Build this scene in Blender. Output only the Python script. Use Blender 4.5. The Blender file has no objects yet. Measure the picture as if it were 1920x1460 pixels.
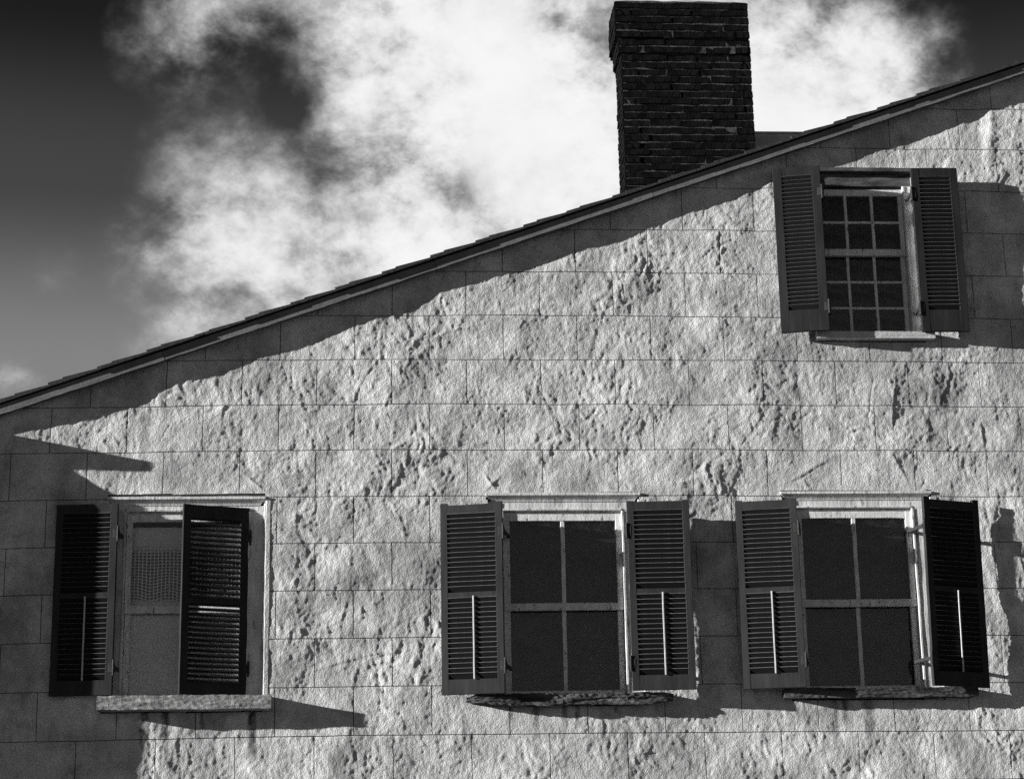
import bpy, math, random
import numpy as np
from mathutils import Matrix, Vector

rad = math.radians
random.seed(7)
scene = bpy.context.scene
C = scene.collection

# ------------------------------------------------------------------ camera
cam_d = bpy.data.cameras.new("camera")
cam = bpy.data.objects.new("camera", cam_d)
C.objects.link(cam)
scene.camera = cam
yaw, pitch, roll = 0.07175, 0.26602, -0.01875
fw = Vector((math.sin(yaw) * math.cos(pitch), math.cos(yaw) * math.cos(pitch), math.sin(pitch)))
rt0 = Vector((math.cos(yaw), -math.sin(yaw), 0))
up0 = rt0.cross(fw)
rt = rt0 * math.cos(roll) + up0 * math.sin(roll)
up = -rt0 * math.sin(roll) + up0 * math.cos(roll)
M = Matrix((rt, up, -fw)).transposed().to_4x4()
M.translation = Vector((0.7627, -15.2742, 1.6368))
cam.matrix_world = M
cam_d.sensor_width = 36
cam_d.lens = 3700 / 1920 * 36
cam_d.clip_end = 5000

# ------------------------------------------------------------------ sun, world, exposure
SUN_A, SUN_B = 4.0, 0.78                     # metres right / down per metre towards the wall
sdir = Vector((SUN_A, 1.0, -SUN_B)).normalized()
sun_d = bpy.data.lights.new("sun", 'SUN')
sun_d.energy = 5.0
sun_d.angle = rad(0.5)
sun_d.color = (1, 0.995, 0.985)
sun = bpy.data.objects.new("sun", sun_d)
C.objects.link(sun)
sun.rotation_euler = sdir.to_track_quat('-Z', 'Y').to_euler()
sun.location = (-20, -10, 15)

world = bpy.data.worlds.new("World")
scene.world = world
world.use_nodes = True
wt = world.node_tree
for n in list(wt.nodes):
    wt.nodes.remove(n)


def nd(t, kind, **kw):
    n = t.nodes.new(kind)
    for k, v in kw.items():
        if k.startswith('i_'):
            n.inputs[k[2:].replace('_', ' ')].default_value = v
        elif k.startswith('n_'):
            n.inputs[int(k[2:])].default_value = v
        else:
            setattr(n, k, v)
    return n


def mth(t, op, a, b=None, c=None, clamp=False):
    n = t.nodes.new('ShaderNodeMath')
    n.operation = op
    n.use_clamp = clamp
    for i, v in enumerate((a, b, c)):
        if v is None:
            continue
        if isinstance(v, (int, float)):
            n.inputs[i].default_value = v
        else:
            t.links.new(v, n.inputs[i])
    return n.outputs[0]


def smooth(t, v, a, b, lo=0.0, hi=1.0):
    n = nd(t, 'ShaderNodeMapRange', interpolation_type='SMOOTHSTEP')
    t.links.new(v, n.inputs['Value'])
    n.inputs['From Min'].default_value = a
    n.inputs['From Max'].default_value = b
    n.inputs['To Min'].default_value = lo
    n.inputs['To Max'].default_value = hi
    return n.outputs['Result']


tc = nd(wt, 'ShaderNodeTexCoord')
DIR = tc.outputs['Generated']
sky = nd(wt, 'ShaderNodeTexSky', sky_type='NISHITA')
sky.sun_disc = False
sky.sun_elevation = math.asin(-sdir.z)
sky.sun_rotation = math.atan2(-sdir.x, -sdir.y)
sky.air_density = 1.0
sky.dust_density = 0.3
# the photograph is black and white, taken through a filter that darkens blue: keep the red part of the sky
sepc = nd(wt, 'ShaderNodeSeparateColor')
wt.links.new(sky.outputs[0], sepc.inputs[0])
sepd = nd(wt, 'ShaderNodeSeparateXYZ')
wt.links.new(DIR, sepd.inputs[0])
elev = sepd.outputs['Z']
ramp = nd(wt, 'ShaderNodeValToRGB')
wt.links.new(elev, ramp.inputs[0])
cr = ramp.color_ramp
cr.interpolation = 'EASE'
cr.elements[0].position = 0.0
cr.elements[0].color = (0.22, 0.22, 0.22, 1)
cr.elements[1].position = 0.44
cr.elements[1].color = (0.004, 0.004, 0.004, 1)
e = cr.elements.new(0.27)
e.color = (0.125, 0.125, 0.125, 1)
e = cr.elements.new(0.36)
e.color = (0.03, 0.03, 0.03, 1)
rb = nd(wt, 'ShaderNodeRGBToBW')
wt.links.new(ramp.outputs[0], rb.inputs[0])
nish = mth(wt, 'MULTIPLY', sepc.outputs[0], 0.06)
clear = mth(wt, 'ADD', rb.outputs[0], mth(wt, 'MULTIPLY', nish, 0.05))


def pxdir(u, v):
    d = rt * ((u - 960) / 3700) + up * (-(v - 730) / 3700) + fw
    return d.normalized()


# wispy noise, stretched along the wind
mp = nd(wt, 'ShaderNodeMapping')
mp.inputs['Rotation'].default_value = (0, rad(-52), 0)
mp.inputs['Scale'].default_value = (0.82, 1, 1.08)
wt.links.new(DIR, mp.inputs[0])
nz = nd(wt, 'ShaderNodeTexNoise')
nz.inputs['Scale'].default_value = 17
nz.inputs['Detail'].default_value = 12
nz.inputs['Roughness'].default_value = 0.64
nz.inputs['Distortion'].default_value = 0.1
wt.links.new(mp.outputs[0], nz.inputs['Vector'])
nz2 = nd(wt, 'ShaderNodeTexNoise')
nz2.inputs['Scale'].default_value = 5.0
nz2.inputs['Detail'].default_value = 6
wt.links.new(DIR, nz2.inputs['Vector'])
# wobble the cloud outline
wob = nd(wt, 'ShaderNodeTexNoise')
wob.inputs['Scale'].default_value = 13
wob.inputs['Detail'].default_value = 8
wob.inputs['Roughness'].default_value = 0.6
wt.links.new(DIR, wob.inputs['Vector'])
wv = nd(wt, 'ShaderNodeVectorMath', operation='SUBTRACT')
wt.links.new(wob.outputs['Color'], wv.inputs[0])
wv.inputs[1].default_value = (0.5, 0.5, 0.5)
wv2 = nd(wt, 'ShaderNodeVectorMath', operation='SCALE')
wt.links.new(wv.outputs[0], wv2.inputs[0])
wv2.inputs['Scale'].default_value = 0.085
wdir = nd(wt, 'ShaderNodeVectorMath', operation='ADD')
wt.links.new(DIR, wdir.inputs[0])
wt.links.new(wv2.outputs[0], wdir.inputs[1])

CLOUD = [  # picture point, radius in pixels, weight: one bank of cloud with holes in it
    (930, 130, 420, 0.80), (1090, 380, 360, 0.60), (760, 440, 360, 0.42), (450, 420, 290, 0.36),
    (400, 620, 240, 0.30), (700, 620, 280, 0.42), (330, 90, 170, 0.22), (450, 10, 220, 0.26), (700, 40, 240, 0.25),
    (1480, 190, 300, 0.80), (1690, 120, 280, 0.34), (1330, 300, 280, 0.5), (1240, 60, 240, 0.35), (900, -60, 300, 0.3),
    (560, 165, 200, -0.07), (520, 120, 160, -0.04), (1105, 90, 120, -0.55), (1960, 20, 330, -0.3), (-20, 720, 90, 0.3),
    (260, 480, 130, 0.1), (100, 480, 90, 0.06),
]
dens = None
for (u, v, r, w) in CLOUD:
    d = pxdir(u, v)
    dist = nd(wt, 'ShaderNodeVectorMath', operation='DISTANCE')
    wt.links.new(wdir.outputs[0], dist.inputs[0])
    dist.inputs[1].default_value = d
    s = smooth(wt, dist.outputs['Value'], r / 3700, 0.0, 0.0, w)
    dens = s if dens is None else mth(wt, 'ADD', dens, s)
dens = mth(wt, 'MAXIMUM', mth(wt, 'ADD', dens, mth(wt, 'MULTIPLY', mth(wt, 'SUBTRACT', nz2.outputs['Fac'], 0.56), 0.25)), 0.0)
nz3 = nd(wt, 'ShaderNodeTexNoise')
nz3.inputs['Scale'].default_value = 55
nz3.inputs['Detail'].default_value = 7
nz3.inputs['Roughness'].default_value = 0.7
wt.links.new(mp.outputs[0], nz3.inputs['Vector'])
fib = mth(wt, 'MULTIPLY', smooth(wt, nz.outputs['Fac'], 0.30, 0.72, 0.05, 2.1), smooth(wt, nz3.outputs['Fac'], 0.25, 0.75, 0.68, 1.28))
# thick parts show little of the fibre, thin parts are all fibre
mixf = smooth(wt, dens, 0.55, 1.15, 0.0, 0.85)
fibm = mth(wt, 'ADD', mth(wt, 'MULTIPLY', fib, mth(wt, 'SUBTRACT', 1.0, mixf)), mixf)
dd = mth(wt, 'MULTIPLY', dens, fibm)
dd = mth(wt, 'SUBTRACT', 1.0, mth(wt, 'EXPONENT', mth(wt, 'MULTIPLY', mth(wt, 'POWER', dd, 1.55), -3.0)))
mixv = mth(wt, 'ADD', mth(wt, 'MULTIPLY', clear, mth(wt, 'SUBTRACT', 1.0, dd)), mth(wt, 'MULTIPLY', dd, 0.54))
bg = nd(wt, 'ShaderNodeBackground')
wt.links.new(mixv, bg.inputs['Color'])
bg.inputs['Strength'].default_value = 1.0
wo = nd(wt, 'ShaderNodeOutputWorld')
wt.links.new(bg.outputs[0], wo.inputs[0])

scene.view_settings.view_transform = 'Standard'
scene.view_settings.look = 'None'
scene.view_settings.gamma = 1.0
scene.view_settings.exposure = 0.8
scene.view_settings.use_curve_mapping = False


# ------------------------------------------------------------------ materials
def material(name, base, var=0.0, vscale=3.0, rough=0.85, bump=0.0, bscale=60.0, stretch=(1, 1, 1),
             bump2=0.0, b2scale=12.0, spots=None, spec=0.3, detail=8):
    m = bpy.data.materials.new(name)
    m.use_nodes = True
    t = m.node_tree
    b = t.nodes['Principled BSDF']
    b.inputs['Roughness'].default_value = rough
    b.inputs['Specular IOR Level'].default_value = spec
    tcn = nd(t, 'ShaderNodeTexCoord')
    mpn = nd(t, 'ShaderNodeMapping')
    mpn.inputs['Scale'].default_value = stretch
    t.links.new(tcn.outputs['Object'], mpn.inputs[0])
    n1 = nd(t, 'ShaderNodeTexNoise')
    n1.inputs['Scale'].default_value = vscale
    n1.inputs['Detail'].default_value = detail
    n1.inputs['Roughness'].default_value = 0.62
    t.links.new(mpn.outputs[0], n1.inputs['Vector'])
    val = smooth(t, n1.outputs['Fac'], 0.28, 0.72, base * (1 - var), base * (1 + var))
    if spots:
        scale, lo, hi, mul = spots
        n2 = nd(t, 'ShaderNodeTexNoise')
        n2.inputs['Scale'].default_value = scale
        n2.inputs['Detail'].default_value = 6
        t.links.new(mpn.outputs[0], n2.inputs['Vector'])
        val = mth(t, 'MULTIPLY', val, smooth(t, n2.outputs['Fac'], lo, hi, 1.0, mul))
    cc = nd(t, 'ShaderNodeCombineColor')
    for i in range(3):
        t.links.new(val, cc.inputs[i])
    t.links.new(cc.outputs[0], b.inputs['Base Color'])
    nrm = None
    for st, sc in ((bump, bscale), (bump2, b2scale)):
        if st <= 0:
            continue
        n3 = nd(t, 'ShaderNodeTexNoise')
        n3.inputs['Scale'].default_value = sc
        n3.inputs['Detail'].default_value = 6
        n3.inputs['Roughness'].default_value = 0.6
        t.links.new(mpn.outputs[0], n3.inputs['Vector'])
        bn = nd(t, 'ShaderNodeBump')
        bn.inputs['Strength'].default_value = 1.0
        bn.inputs['Distance'].default_value = st
        t.links.new(n3.outputs['Fac'], bn.inputs['Height'])
        if nrm is not None:
            t.links.new(nrm, bn.inputs['Normal'])
        nrm = bn.outputs[0]
    if nrm is not None:
        t.links.new(nrm, b.inputs['Normal'])
    return m


def glass_material():
    m = bpy.data.materials.new("window_glass")
    m.use_nodes = True
    t = m.node_tree
    for n in list(t.nodes):
        t.nodes.remove(n)
    out = nd(t, 'ShaderNodeOutputMaterial')
    tr = nd(t, 'ShaderNodeBsdfTransparent')
    tr.inputs[0].default_value = (0.97, 0.97, 0.97, 1)
    gl = nd(t, 'ShaderNodeBsdfGlossy')
    gl.inputs['Roughness'].default_value = 0.03
    gl.inputs[0].default_value = (0.9, 0.9, 0.9, 1)
    tcn = nd(t, 'ShaderNodeTexCoord')
    n3 = nd(t, 'ShaderNodeTexNoise')
    n3.inputs['Scale'].default_value = 4
    n3.inputs['Detail'].default_value = 2
    t.links.new(tcn.outputs['Object'], n3.inputs['Vector'])
    bn = nd(t, 'ShaderNodeBump')
    bn.inputs['Distance'].default_value = 0.004
    t.links.new(n3.outputs['Fac'], bn.inputs['Height'])
    t.links.new(bn.outputs[0], gl.inputs['Normal'])
    fr = nd(t, 'ShaderNodeFresnel')
    fr.inputs[0].default_value = 1.5
    dirt = nd(t, 'ShaderNodeBsdfDiffuse')
    dirt.inputs[0].default_value = (0.4, 0.4, 0.4, 1)
    mx = nd(t, 'ShaderNodeMixShader')
    t.links.new(mth(t, 'MULTIPLY', fr.outputs[0], 0.55, clamp=True), mx.inputs[0])
    t.links.new(tr.outputs[0], mx.inputs[1])
    t.links.new(gl.outputs[0], mx.inputs[2])
    n4 = nd(t, 'ShaderNodeTexNoise')
    n4.inputs['Scale'].default_value = 22
    n4.inputs['Detail'].default_value = 6
    t.links.new(tcn.outputs['Object'], n4.inputs['Vector'])
    mx2 = nd(t, 'ShaderNodeMixShader')
    t.links.new(smooth(t, n4.outputs['Fac'], 0.4, 0.75, 0.008, 0.05), mx2.inputs[0])
    t.links.new(mx.outputs[0], mx2.inputs[1])
    t.links.new(dirt.outputs[0], mx2.inputs[2])
    t.links.new(mx2.outputs[0], out.inputs[0])
    return m


def stucco_material():
    m = material('stucco', 0.60, 0.28, 3.2, 0.92, bump=0.011, bscale=85, bump2=0.0, spec=0.15)
    t = m.node_tree
    b = t.nodes['Principled BSDF']
    # soot and damp: blotches drawn out downwards
    bmp = nd(t, 'ShaderNodeMapping')
    bmp.inputs['Scale'].default_value = (1.0, 1.0, 0.55)
    btc = nd(t, 'ShaderNodeTexCoord')
    t.links.new(btc.outputs['Object'], bmp.inputs[0])
    blo = None
    for (sc_, lo_, hi_, mul_) in ((1.1, 0.46, 0.66, 0.62), (5.5, 0.50, 0.72, 0.66), (19.0, 0.54, 0.72, 0.72)):
        bn_ = nd(t, 'ShaderNodeTexNoise')
        bn_.inputs['Scale'].default_value = sc_
        bn_.inputs['Detail'].default_value = 8
        bn_.inputs['Roughness'].default_value = 0.65
        t.links.new(bmp.outputs[0], bn_.inputs['Vector'])
        g_ = smooth(t, bn_.outputs['Fac'], lo_, hi_, 1.0, mul_)
        blo = g_ if blo is None else mth(t, 'MULTIPLY', blo, g_)
    bsep = nd(t, 'ShaderNodeCombineColor')
    for i in range(3):
        t.links.new(blo, bsep.inputs[i])
    bmix = nd(t, 'ShaderNodeMix', data_type='RGBA', blend_type='MULTIPLY')
    bmix.inputs[0].default_value = 1.0
    t.links.new(b.inputs['Base Color'].links[0].from_socket, bmix.inputs[6])
    t.links.new(bsep.outputs[0], bmix.inputs[7])
    t.links.new(bmix.outputs[2], b.inputs['Base Color'])
    # dark runs of dirt washed down from the sills
    old = b.inputs['Base Color'].links[0].from_socket
    tcn = nd(t, 'ShaderNodeTexCoord')
    sp = nd(t, 'ShaderNodeSeparateXYZ')
    t.links.new(tcn.outputs['Object'], sp.inputs[0])
    wn = nd(t, 'ShaderNodeTexNoise')
    wn.inputs['Scale'].default_value = 14
    wn.inputs['Detail'].default_value = 5
    t.links.new(tcn.outputs['Object'], wn.inputs['Vector'])
    jit = mth(t, 'MULTIPLY', mth(t, 'SUBTRACT', wn.outputs['Fac'], 0.5), 0.07)
    xx = mth(t, 'ADD', sp.outputs['X'], jit)
    tot = None
    for (x, z1, ln, wd, st) in ((-0.985, 3.27, 0.27, 0.034, .9), (-0.83, 3.27, 0.36, 0.036, .8), (-0.17, 3.26, 0.34, 0.034, .8),
                                (2.00, 3.29, 0.26, 0.03, .5), (2.22, 3.29, 0.20, 0.025, .5), (2.32, 3.29, 0.16, 0.02, .5),
                                (1.80, 3.29, 0.12, 0.03, .4), (4.33, 3.30, 0.34, 0.035, .5), (4.60, 3.30, 0.40, 0.045, .45),
                                (4.42, 3.30, 0.22, 0.02, .5), (-0.55, 3.27, 0.18, 0.02, .45), (2.62, 3.31, 0.1, 0.02, .4)):
        ax = mth(t, 'ABSOLUTE', mth(t, 'SUBTRACT', xx, x))
        sx = smooth(t, ax, wd * 1.35, wd * 0.3, 0.0, min(1.0, st * 1.45))
        sz = mth(t, 'MULTIPLY', smooth(t, sp.outputs['Z'], z1 - ln * 1.35, z1 - ln * 0.5), smooth(t, sp.outputs['Z'], z1 + 0.12, z1 + 0.08))
        s = mth(t, 'MULTIPLY', sx, sz)
        tot = s if tot is None else mth(t, 'MAXIMUM', tot, s)
    mix = nd(t, 'ShaderNodeMix', data_type='RGBA')
    t.links.new(mth(t, 'MULTIPLY', tot, smooth(t, wn.outputs['Fac'], 0.3, 0.6, 0.5, 1.0)), mix.inputs[0])
    t.links.new(old, mix.inputs[6])
    mix.inputs[7].default_value = (0.05, 0.05, 0.05, 1)
    t.links.new(mix.outputs[2], b.inputs['Base Color'])
    return m


def lace_material():
    m = bpy.data.materials.new("lace")
    m.use_nodes = True
    t = m.node_tree
    for n in list(t.nodes):
        t.nodes.remove(n)
    out = nd(t, 'ShaderNodeOutputMaterial')
    tcn = nd(t, 'ShaderNodeTexCoord')
    sp = nd(t, 'ShaderNodeSeparateXYZ')
    t.links.new(tcn.outputs['UV'], sp.inputs[0])
    P = 0.030
    z = sp.outputs['Y']
    x = sp.outputs['X']
    wave = mth(t, 'MULTIPLY', mth(t, 'SINE', mth(t, 'MULTIPLY', x, 24.0)), 0.014)
    wave = mth(t, 'MULTIPLY', wave, smooth(t, z, 4.55, 4.15))
    zz = mth(t, 'ADD', z, wave)
    fx = mth(t, 'ABSOLUTE', mth(t, 'SUBTRACT', mth(t, 'FRACT', mth(t, 'DIVIDE', x, P)), 0.5))
    fz = mth(t, 'ABSOLUTE', mth(t, 'SUBTRACT', mth(t, 'FRACT', mth(t, 'DIVIDE', zz, P * 0.82)), 0.5))
    hole = mth(t, 'MULTIPLY', smooth(t, fx, 0.42, 0.30), smooth(t, fz, 0.42, 0.30))
    # solid cloth at the border, open work in the middle
    open_ = mth(t, 'MULTIPLY', smooth(t, z, 4.60, 4.5), smooth(t, z, 4.11, 4.16))
    hole = mth(t, 'MULTIPLY', hole, open_)
    df = nd(t, 'ShaderNodeBsdfDiffuse')
    wn = nd(t, 'ShaderNodeTexNoise')
    wn.inputs['Scale'].default_value = 160
    t.links.new(tcn.outputs['Object'], wn.inputs['Vector'])
    alb = smooth(t, wn.outputs['Fac'], 0.3, 0.7, 0.75, 0.95)
    cc = nd(t, 'ShaderNodeCombineColor')
    for i in range(3):
        t.links.new(alb, cc.inputs[i])
    t.links.new(cc.outputs[0], df.inputs[0])
    tr = nd(t, 'ShaderNodeBsdfTransparent')
    mx = nd(t, 'ShaderNodeMixShader')
    t.links.new(mth(t, 'MULTIPLY', hole, 0.95), mx.inputs[0])
    t.links.new(df.outputs[0], mx.inputs[1])
    t.links.new(tr.outputs[0], mx.inputs[2])
    t.links.new(mx.outputs[0], out.inputs[0])
    return m


MAT = {
    'stucco': stucco_material(),
    'groove': material('groove', 0.22, 0.2, 8, 0.95),
    'trim': material('weathered_trim_paint', 0.66, 0.2, 14, 0.7, bump=0.004, bscale=50, stretch=(1, 1, 0.25),
                     spots=(30, 0.58, 0.70, 0.45)),
    'sash': material('sash_paint', 0.72, 0.18, 22, 0.65, bump=0.003, bscale=60, stretch=(1, 1, 0.4),
                     spots=(45, 0.6, 0.7, 0.25)),
    'shutter': material('shutter_paint', 0.036, 0.3, 8, 0.6, bump=0.002, bscale=40, stretch=(1, 1, 0.2),
                        spots=(60, 0.66, 0.76, 0.35), spec=0.06),
    'shutter_dimmed': material('dimmed_shutter_paint', 0.022, 0.35, 8, 0.65, bump=0.002, bscale=40, stretch=(1, 1, 0.2), spec=0.08),  # lens vignetting put into a darker copy of the shutter paint
    'slat': material('shaded_slat_paint', 0.013, 0.2, 9, 0.5, bump=0.0008, bscale=50, stretch=(0.3, 1, 1), spec=0.08),  # darker than the frame paint: shade between the slats put into the colour
    'slat_glint': material('slat_edge_glint', 0.30, 0.4, 30, 0.7, stretch=(0.4, 1, 1)),  # painted highlight: glint along the slat fronts
    'rod': material('tilt_rod_paint', 0.5, 0.15, 20, 0.6),
    'iron': material('rusty_iron', 0.03, 0.5, 60, 0.7, bump=0.003, bscale=90),
    'oldwood': material('weathered_wood', 0.075, 0.7, 16, 0.9, spec=0.04, bump=0.02, bscale=18, stretch=(0.18, 1, 1), bump2=0.006, b2scale=70),
    'stonesill': material('stone_sill', 0.26, 0.5, 22, 0.9, bump=0.012, bscale=24, stretch=(0.5, 1, 1), bump2=0.004, b2scale=90),
    'palesill': material('pale_sill_paint', 0.5, 0.15, 12, 0.75, bump=0.003, bscale=50),
    'headwood': material('bare_head_board', 0.09, 0.6, 20, 0.9, spec=0.04, bump=0.02, bscale=16, stretch=(0.25, 1, 1)),
    'rake': material('rake_paint', 0.15, 0.2, 7, 0.75, spec=0.04, bump=0.003, bscale=30),
    'bead': material('rake_bead_paint', 0.16, 0.35, 9, 0.7, bump=0.003, bscale=40),
    'shingle': material('asphalt_shingle', 0.05, 0.3, 40, 0.95, spec=0.04, bump=0.006, bscale=120),
    'deck': material('roof_boards', 0.06, 0.2, 10, 0.9),
    'brick': material('dark_brick', 0.007, 0.5, 12, 0.9, spec=0.04, bump=0.012, bscale=40, bump2=0.004, b2scale=140),
    'mortar': material('lime_mortar', 0.07, 0.5, 14, 0.95, spec=0.04, bump=0.012, bscale=45),
    'flash': material('lead_flashing', 0.5, 0.25, 6, 0.6, bump=0.006, bscale=9),
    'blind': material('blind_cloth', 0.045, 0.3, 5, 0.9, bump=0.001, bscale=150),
    'plain': material('cream_cloth', 0.9, 0.15, 120, 0.9, bump=0.003, bscale=180),
    'glass': glass_material(),
    'lace': lace_material(),
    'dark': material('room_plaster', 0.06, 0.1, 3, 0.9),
    'ground': material('pale_gravel', 0.12, 0.25, 0.6, 0.95, bump=0.01, bscale=30),
    'wing': material('wing_render', 0.5, 0.12, 2, 0.9, bump=0.004, bscale=30),
}


# ------------------------------------------------------------------ mesh helpers
def new_obj(name, me, mat, parent=None, loc=None, smooth_=False):
    o = bpy.data.objects.new(name, me)
    C.objects.link(o)
    if mat is not None and len(me.materials) == 0:
        me.materials.append(MAT[mat])
    if parent is not None:
        o.parent = parent
    if loc is not None:
        o.location = loc
    if smooth_:
        me.polygons.foreach_set('use_smooth', [True] * len(me.polygons))
    return o


class MB:
    def __init__(self):
        self.v, self.f = [], []

    def add(self, vs, fs):
        n = len(self.v)
        self.v += [tuple(p) for p in vs]
        self.f += [tuple(i + n for i in q) for q in fs]
        return self

    def box(self, x0, x1, y0, y1, z0, z1):
        return self.add([(x0, y0, z0), (x1, y0, z0), (x1, y1, z0), (x0, y1, z0),
                         (x0, y0, z1), (x1, y0, z1), (x1, y1, z1), (x0, y1, z1)],
                        [(0, 3, 2, 1), (4, 5, 6, 7), (0, 1, 5, 4), (1, 2, 6, 5), (2, 3, 7, 6), (3, 0, 4, 7)])

    def plank(self, x0, x1, y0, y1, z0, z1, j=0.0012, seg=0.12, ch=0.003):
        """board with chamfered, slightly wandering edges, running along its longest side"""
        lo = (x0, y0, z0)
        hi = (x1, y1, z1)
        d = [hi[i] - lo[i] for i in range(3)]
        ax = d.index(max(d))
        a, b = [i for i in range(3) if i != ax]
        c = min(ch, d[a] * 0.3, d[b] * 0.3)
        n = max(1, int(d[ax] / seg))
        rings = []
        prof = [(c, 0), (d[a] - c, 0), (d[a], c), (d[a], d[b] - c), (d[a] - c, d[b]), (c, d[b]), (0, d[b] - c), (0, c)]
        if (ax == 1):
            prof = prof[::-1]
        for i in range(n + 1):
            s = lo[ax] + d[ax] * i / n
            ja, jb = (random.uniform(-j, j) for _ in range(2))
            ring = []
            for (pa, pb) in prof:
                p = [0, 0, 0]
                p[ax] = s
                p[a] = lo[a] + pa + ja
                p[b] = lo[b] + pb + jb
                ring.append(tuple(p))
            rings.append(ring)
        vs = [p for r in rings for p in r]
        fs = []
        for i in range(n):
            for k in range(8):
                k2 = (k + 1) % 8
                fs.append((i * 8 + k, i * 8 + k2, (i + 1) * 8 + k2, (i + 1) * 8 + k))
        fs.append(tuple(range(7, -1, -1)))
        fs.append(tuple(n * 8 + k for k in range(8)))
        return self.add(vs, fs)

    def prism_x(self, prof, x0, x1):
        """profile of (y, z) points extruded along x"""
        n = len(prof)
        vs = [(x0, y, z) for y, z in prof] + [(x1, y, z) for y, z in prof]
        fs = [(i, (i + 1) % n, n + (i + 1) % n, n + i) for i in range(n)]
        fs += [tuple(range(n - 1, -1, -1)), tuple(range(n, 2 * n))]
        return self.add(vs, fs)

    def mesh(self, name):
        me = bpy.data.meshes.new(name)
        me.from_pydata(self.v, [], self.f)
        me.validate()
        me.update()
        return me

    def build(self, name, mat, parent=None, smooth_=False):
        return new_obj(name, self.mesh(name), mat, parent, None, smooth_)


def empty(name, loc=(0, 0, 0)):
    o = bpy.data.objects.new(name, None)
    o.location = loc
    C.objects.link(o)
    return o


def tag(o, label=None, cat=None, group=None, kind=None):
    for k, v in (('label', label), ('category', cat), ('group', group), ('kind', kind)):
        if v:
            o[k] = v
    return o


# ------------------------------------------------------------------ noise fields
class Perlin:
    def __init__(self, seed):
        r = np.random.RandomState(seed)
        a = r.rand(256, 256) * 2 * np.pi
        self.gx, self.gy = np.cos(a), np.sin(a)

    def __call__(self, x, y):
        xi, yi = np.floor(x).astype(int), np.floor(y).astype(int)
        fx, fy = x - xi, y - yi
        u = fx ** 3 * (fx * (fx * 6 - 15) + 10)
        v = fy ** 3 * (fy * (fy * 6 - 15) + 10)

        def g(i, j):
            a, b = (xi + i) & 255, (yi + j) & 255
            return self.gx[a, b] * (fx - i) + self.gy[a, b] * (fy - j)
        return ((g(0, 0) * (1 - u) + g(1, 0) * u) * (1 - v) + (g(0, 1) * (1 - u) + g(1, 1) * u) * v) * 1.5


def sstep(a, b, x):
    t = np.clip((x - a) / (b - a), 0, 1)
    return t * t * (3 - 2 * t)


PN = [Perlin(100 + i) for i in range(16)]
WINDOWS_RECT = [(-1.32, -0.10, 3.26, 4.96), (1.64, 2.86, 3.28, 4.96), (4.00, 5.22, 3.30, 4.97), (4.38, 5.27, 6.21, 7.73)]

# relief of the hand-trowelled stucco on an 8 mm raster: hx towards the camera
GX0, GX1, GZ0, GZ1, GS = -2.9, 7.7, 1.6, 9.6, 0.008
gx = np.arange(GX0, GX1, GS)
gz = np.arange(GZ0, GZ1, GS)
XX, ZZ = np.meshgrid(gx, gz, indexing='ij')


def relief(X, Z):
    wx = 0.05 * PN[0](X / 0.23, Z / 0.23) + 0.015 * PN[1](X / 0.07, Z / 0.07)
    wz = 0.05 * PN[2](X / 0.23 + 9, Z / 0.23) + 0.015 * PN[3](X / 0.07, Z / 0.07 + 5)
    x, z = X + wx, Z + wz
    low = 0.025 * PN[4](X / 0.85, Z / 0.7 + 3) + 0.011 * PN[5](X / 0.40, Z / 0.34)
    m1 = sstep(-0.35, 0.35, PN[6](X / 0.7 + 4, Z / 0.55))          # where it is lumpy
    m2 = sstep(-0.25, 0.4, PN[7](X / 0.6, Z / 0.6 + 7))            # where it is streaked
    m3 = sstep(-0.1, 0.45, PN[8](X / 0.5 + 2, Z / 0.45))           # long trowel sweeps
    broad = 0.0075 * PN[2](X / 0.30 + 3, Z / 0.24)
    mid = 0.0042 * PN[9](x / 0.125, z / 0.14) + 0.0031 * PN[10](x / 0.058, z / 0.075) * (0.55 + 0.6 * m1)
    lump = (0.0011 + 0.0011 * m1) * PN[11](x / 0.036, z / 0.046)
    # soft-topped wrinkles: folded noise, so that the creases are narrow and the pillows between them wide
    rid = np.abs(PN[12](x / 0.105, z / 0.17)) * 0.0052 * (0.25 + m1) + np.abs(PN[1](x / 0.06 + 5, z / 0.085)) * 0.0046 * (0.45 + 0.8 * m2)
    streak = 0.0026 * m2 * PN[13]((x + 0.25 * wx) / 0.060, z / 0.30)
    sweep = 0.0020 * m3 * PN[14]((x + 0.4 * z) / 0.30, (z - 0.15 * x) / 0.045)
    mid = mid + broad
    fine = (0.0018 + 0.0010 * m3) * PN[15](X / 0.030, Z / 0.033) + (0.0013 + 0.0009 * m2) * PN[3](X / 0.019, Z / 0.019)
    vary = 0.68 + 0.42 * sstep(-0.4, 0.4, PN[0](X / 0.62 + 8, Z / 0.50 + 2))      # smooth and rough stretches
    return low, vary * (mid + lump + rid + streak + sweep) + (0.6 + 0.4 * vary) * fine


LOW, DET = relief(XX, ZZ)
DET += np.random.RandomState(3).normal(0, 0.00055, DET.shape)
# flat round the windows, where the stucco was worked up to the frames
flat = np.ones_like(XX)
for (a, b, c, d) in WINDOWS_RECT:
    dist = np.maximum(np.maximum(a - XX, XX - b), np.maximum(c - ZZ, ZZ - d))
    flat = np.minimum(flat, sstep(-0.02, 0.35, dist))
HF = LOW * (0.12 + 0.88 * flat) + 1.12 * DET * (0.6 + 0.4 * flat)

# creases: the raised edges that trowel and hand left behind
rng = np.random.RandomState(11)


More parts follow.
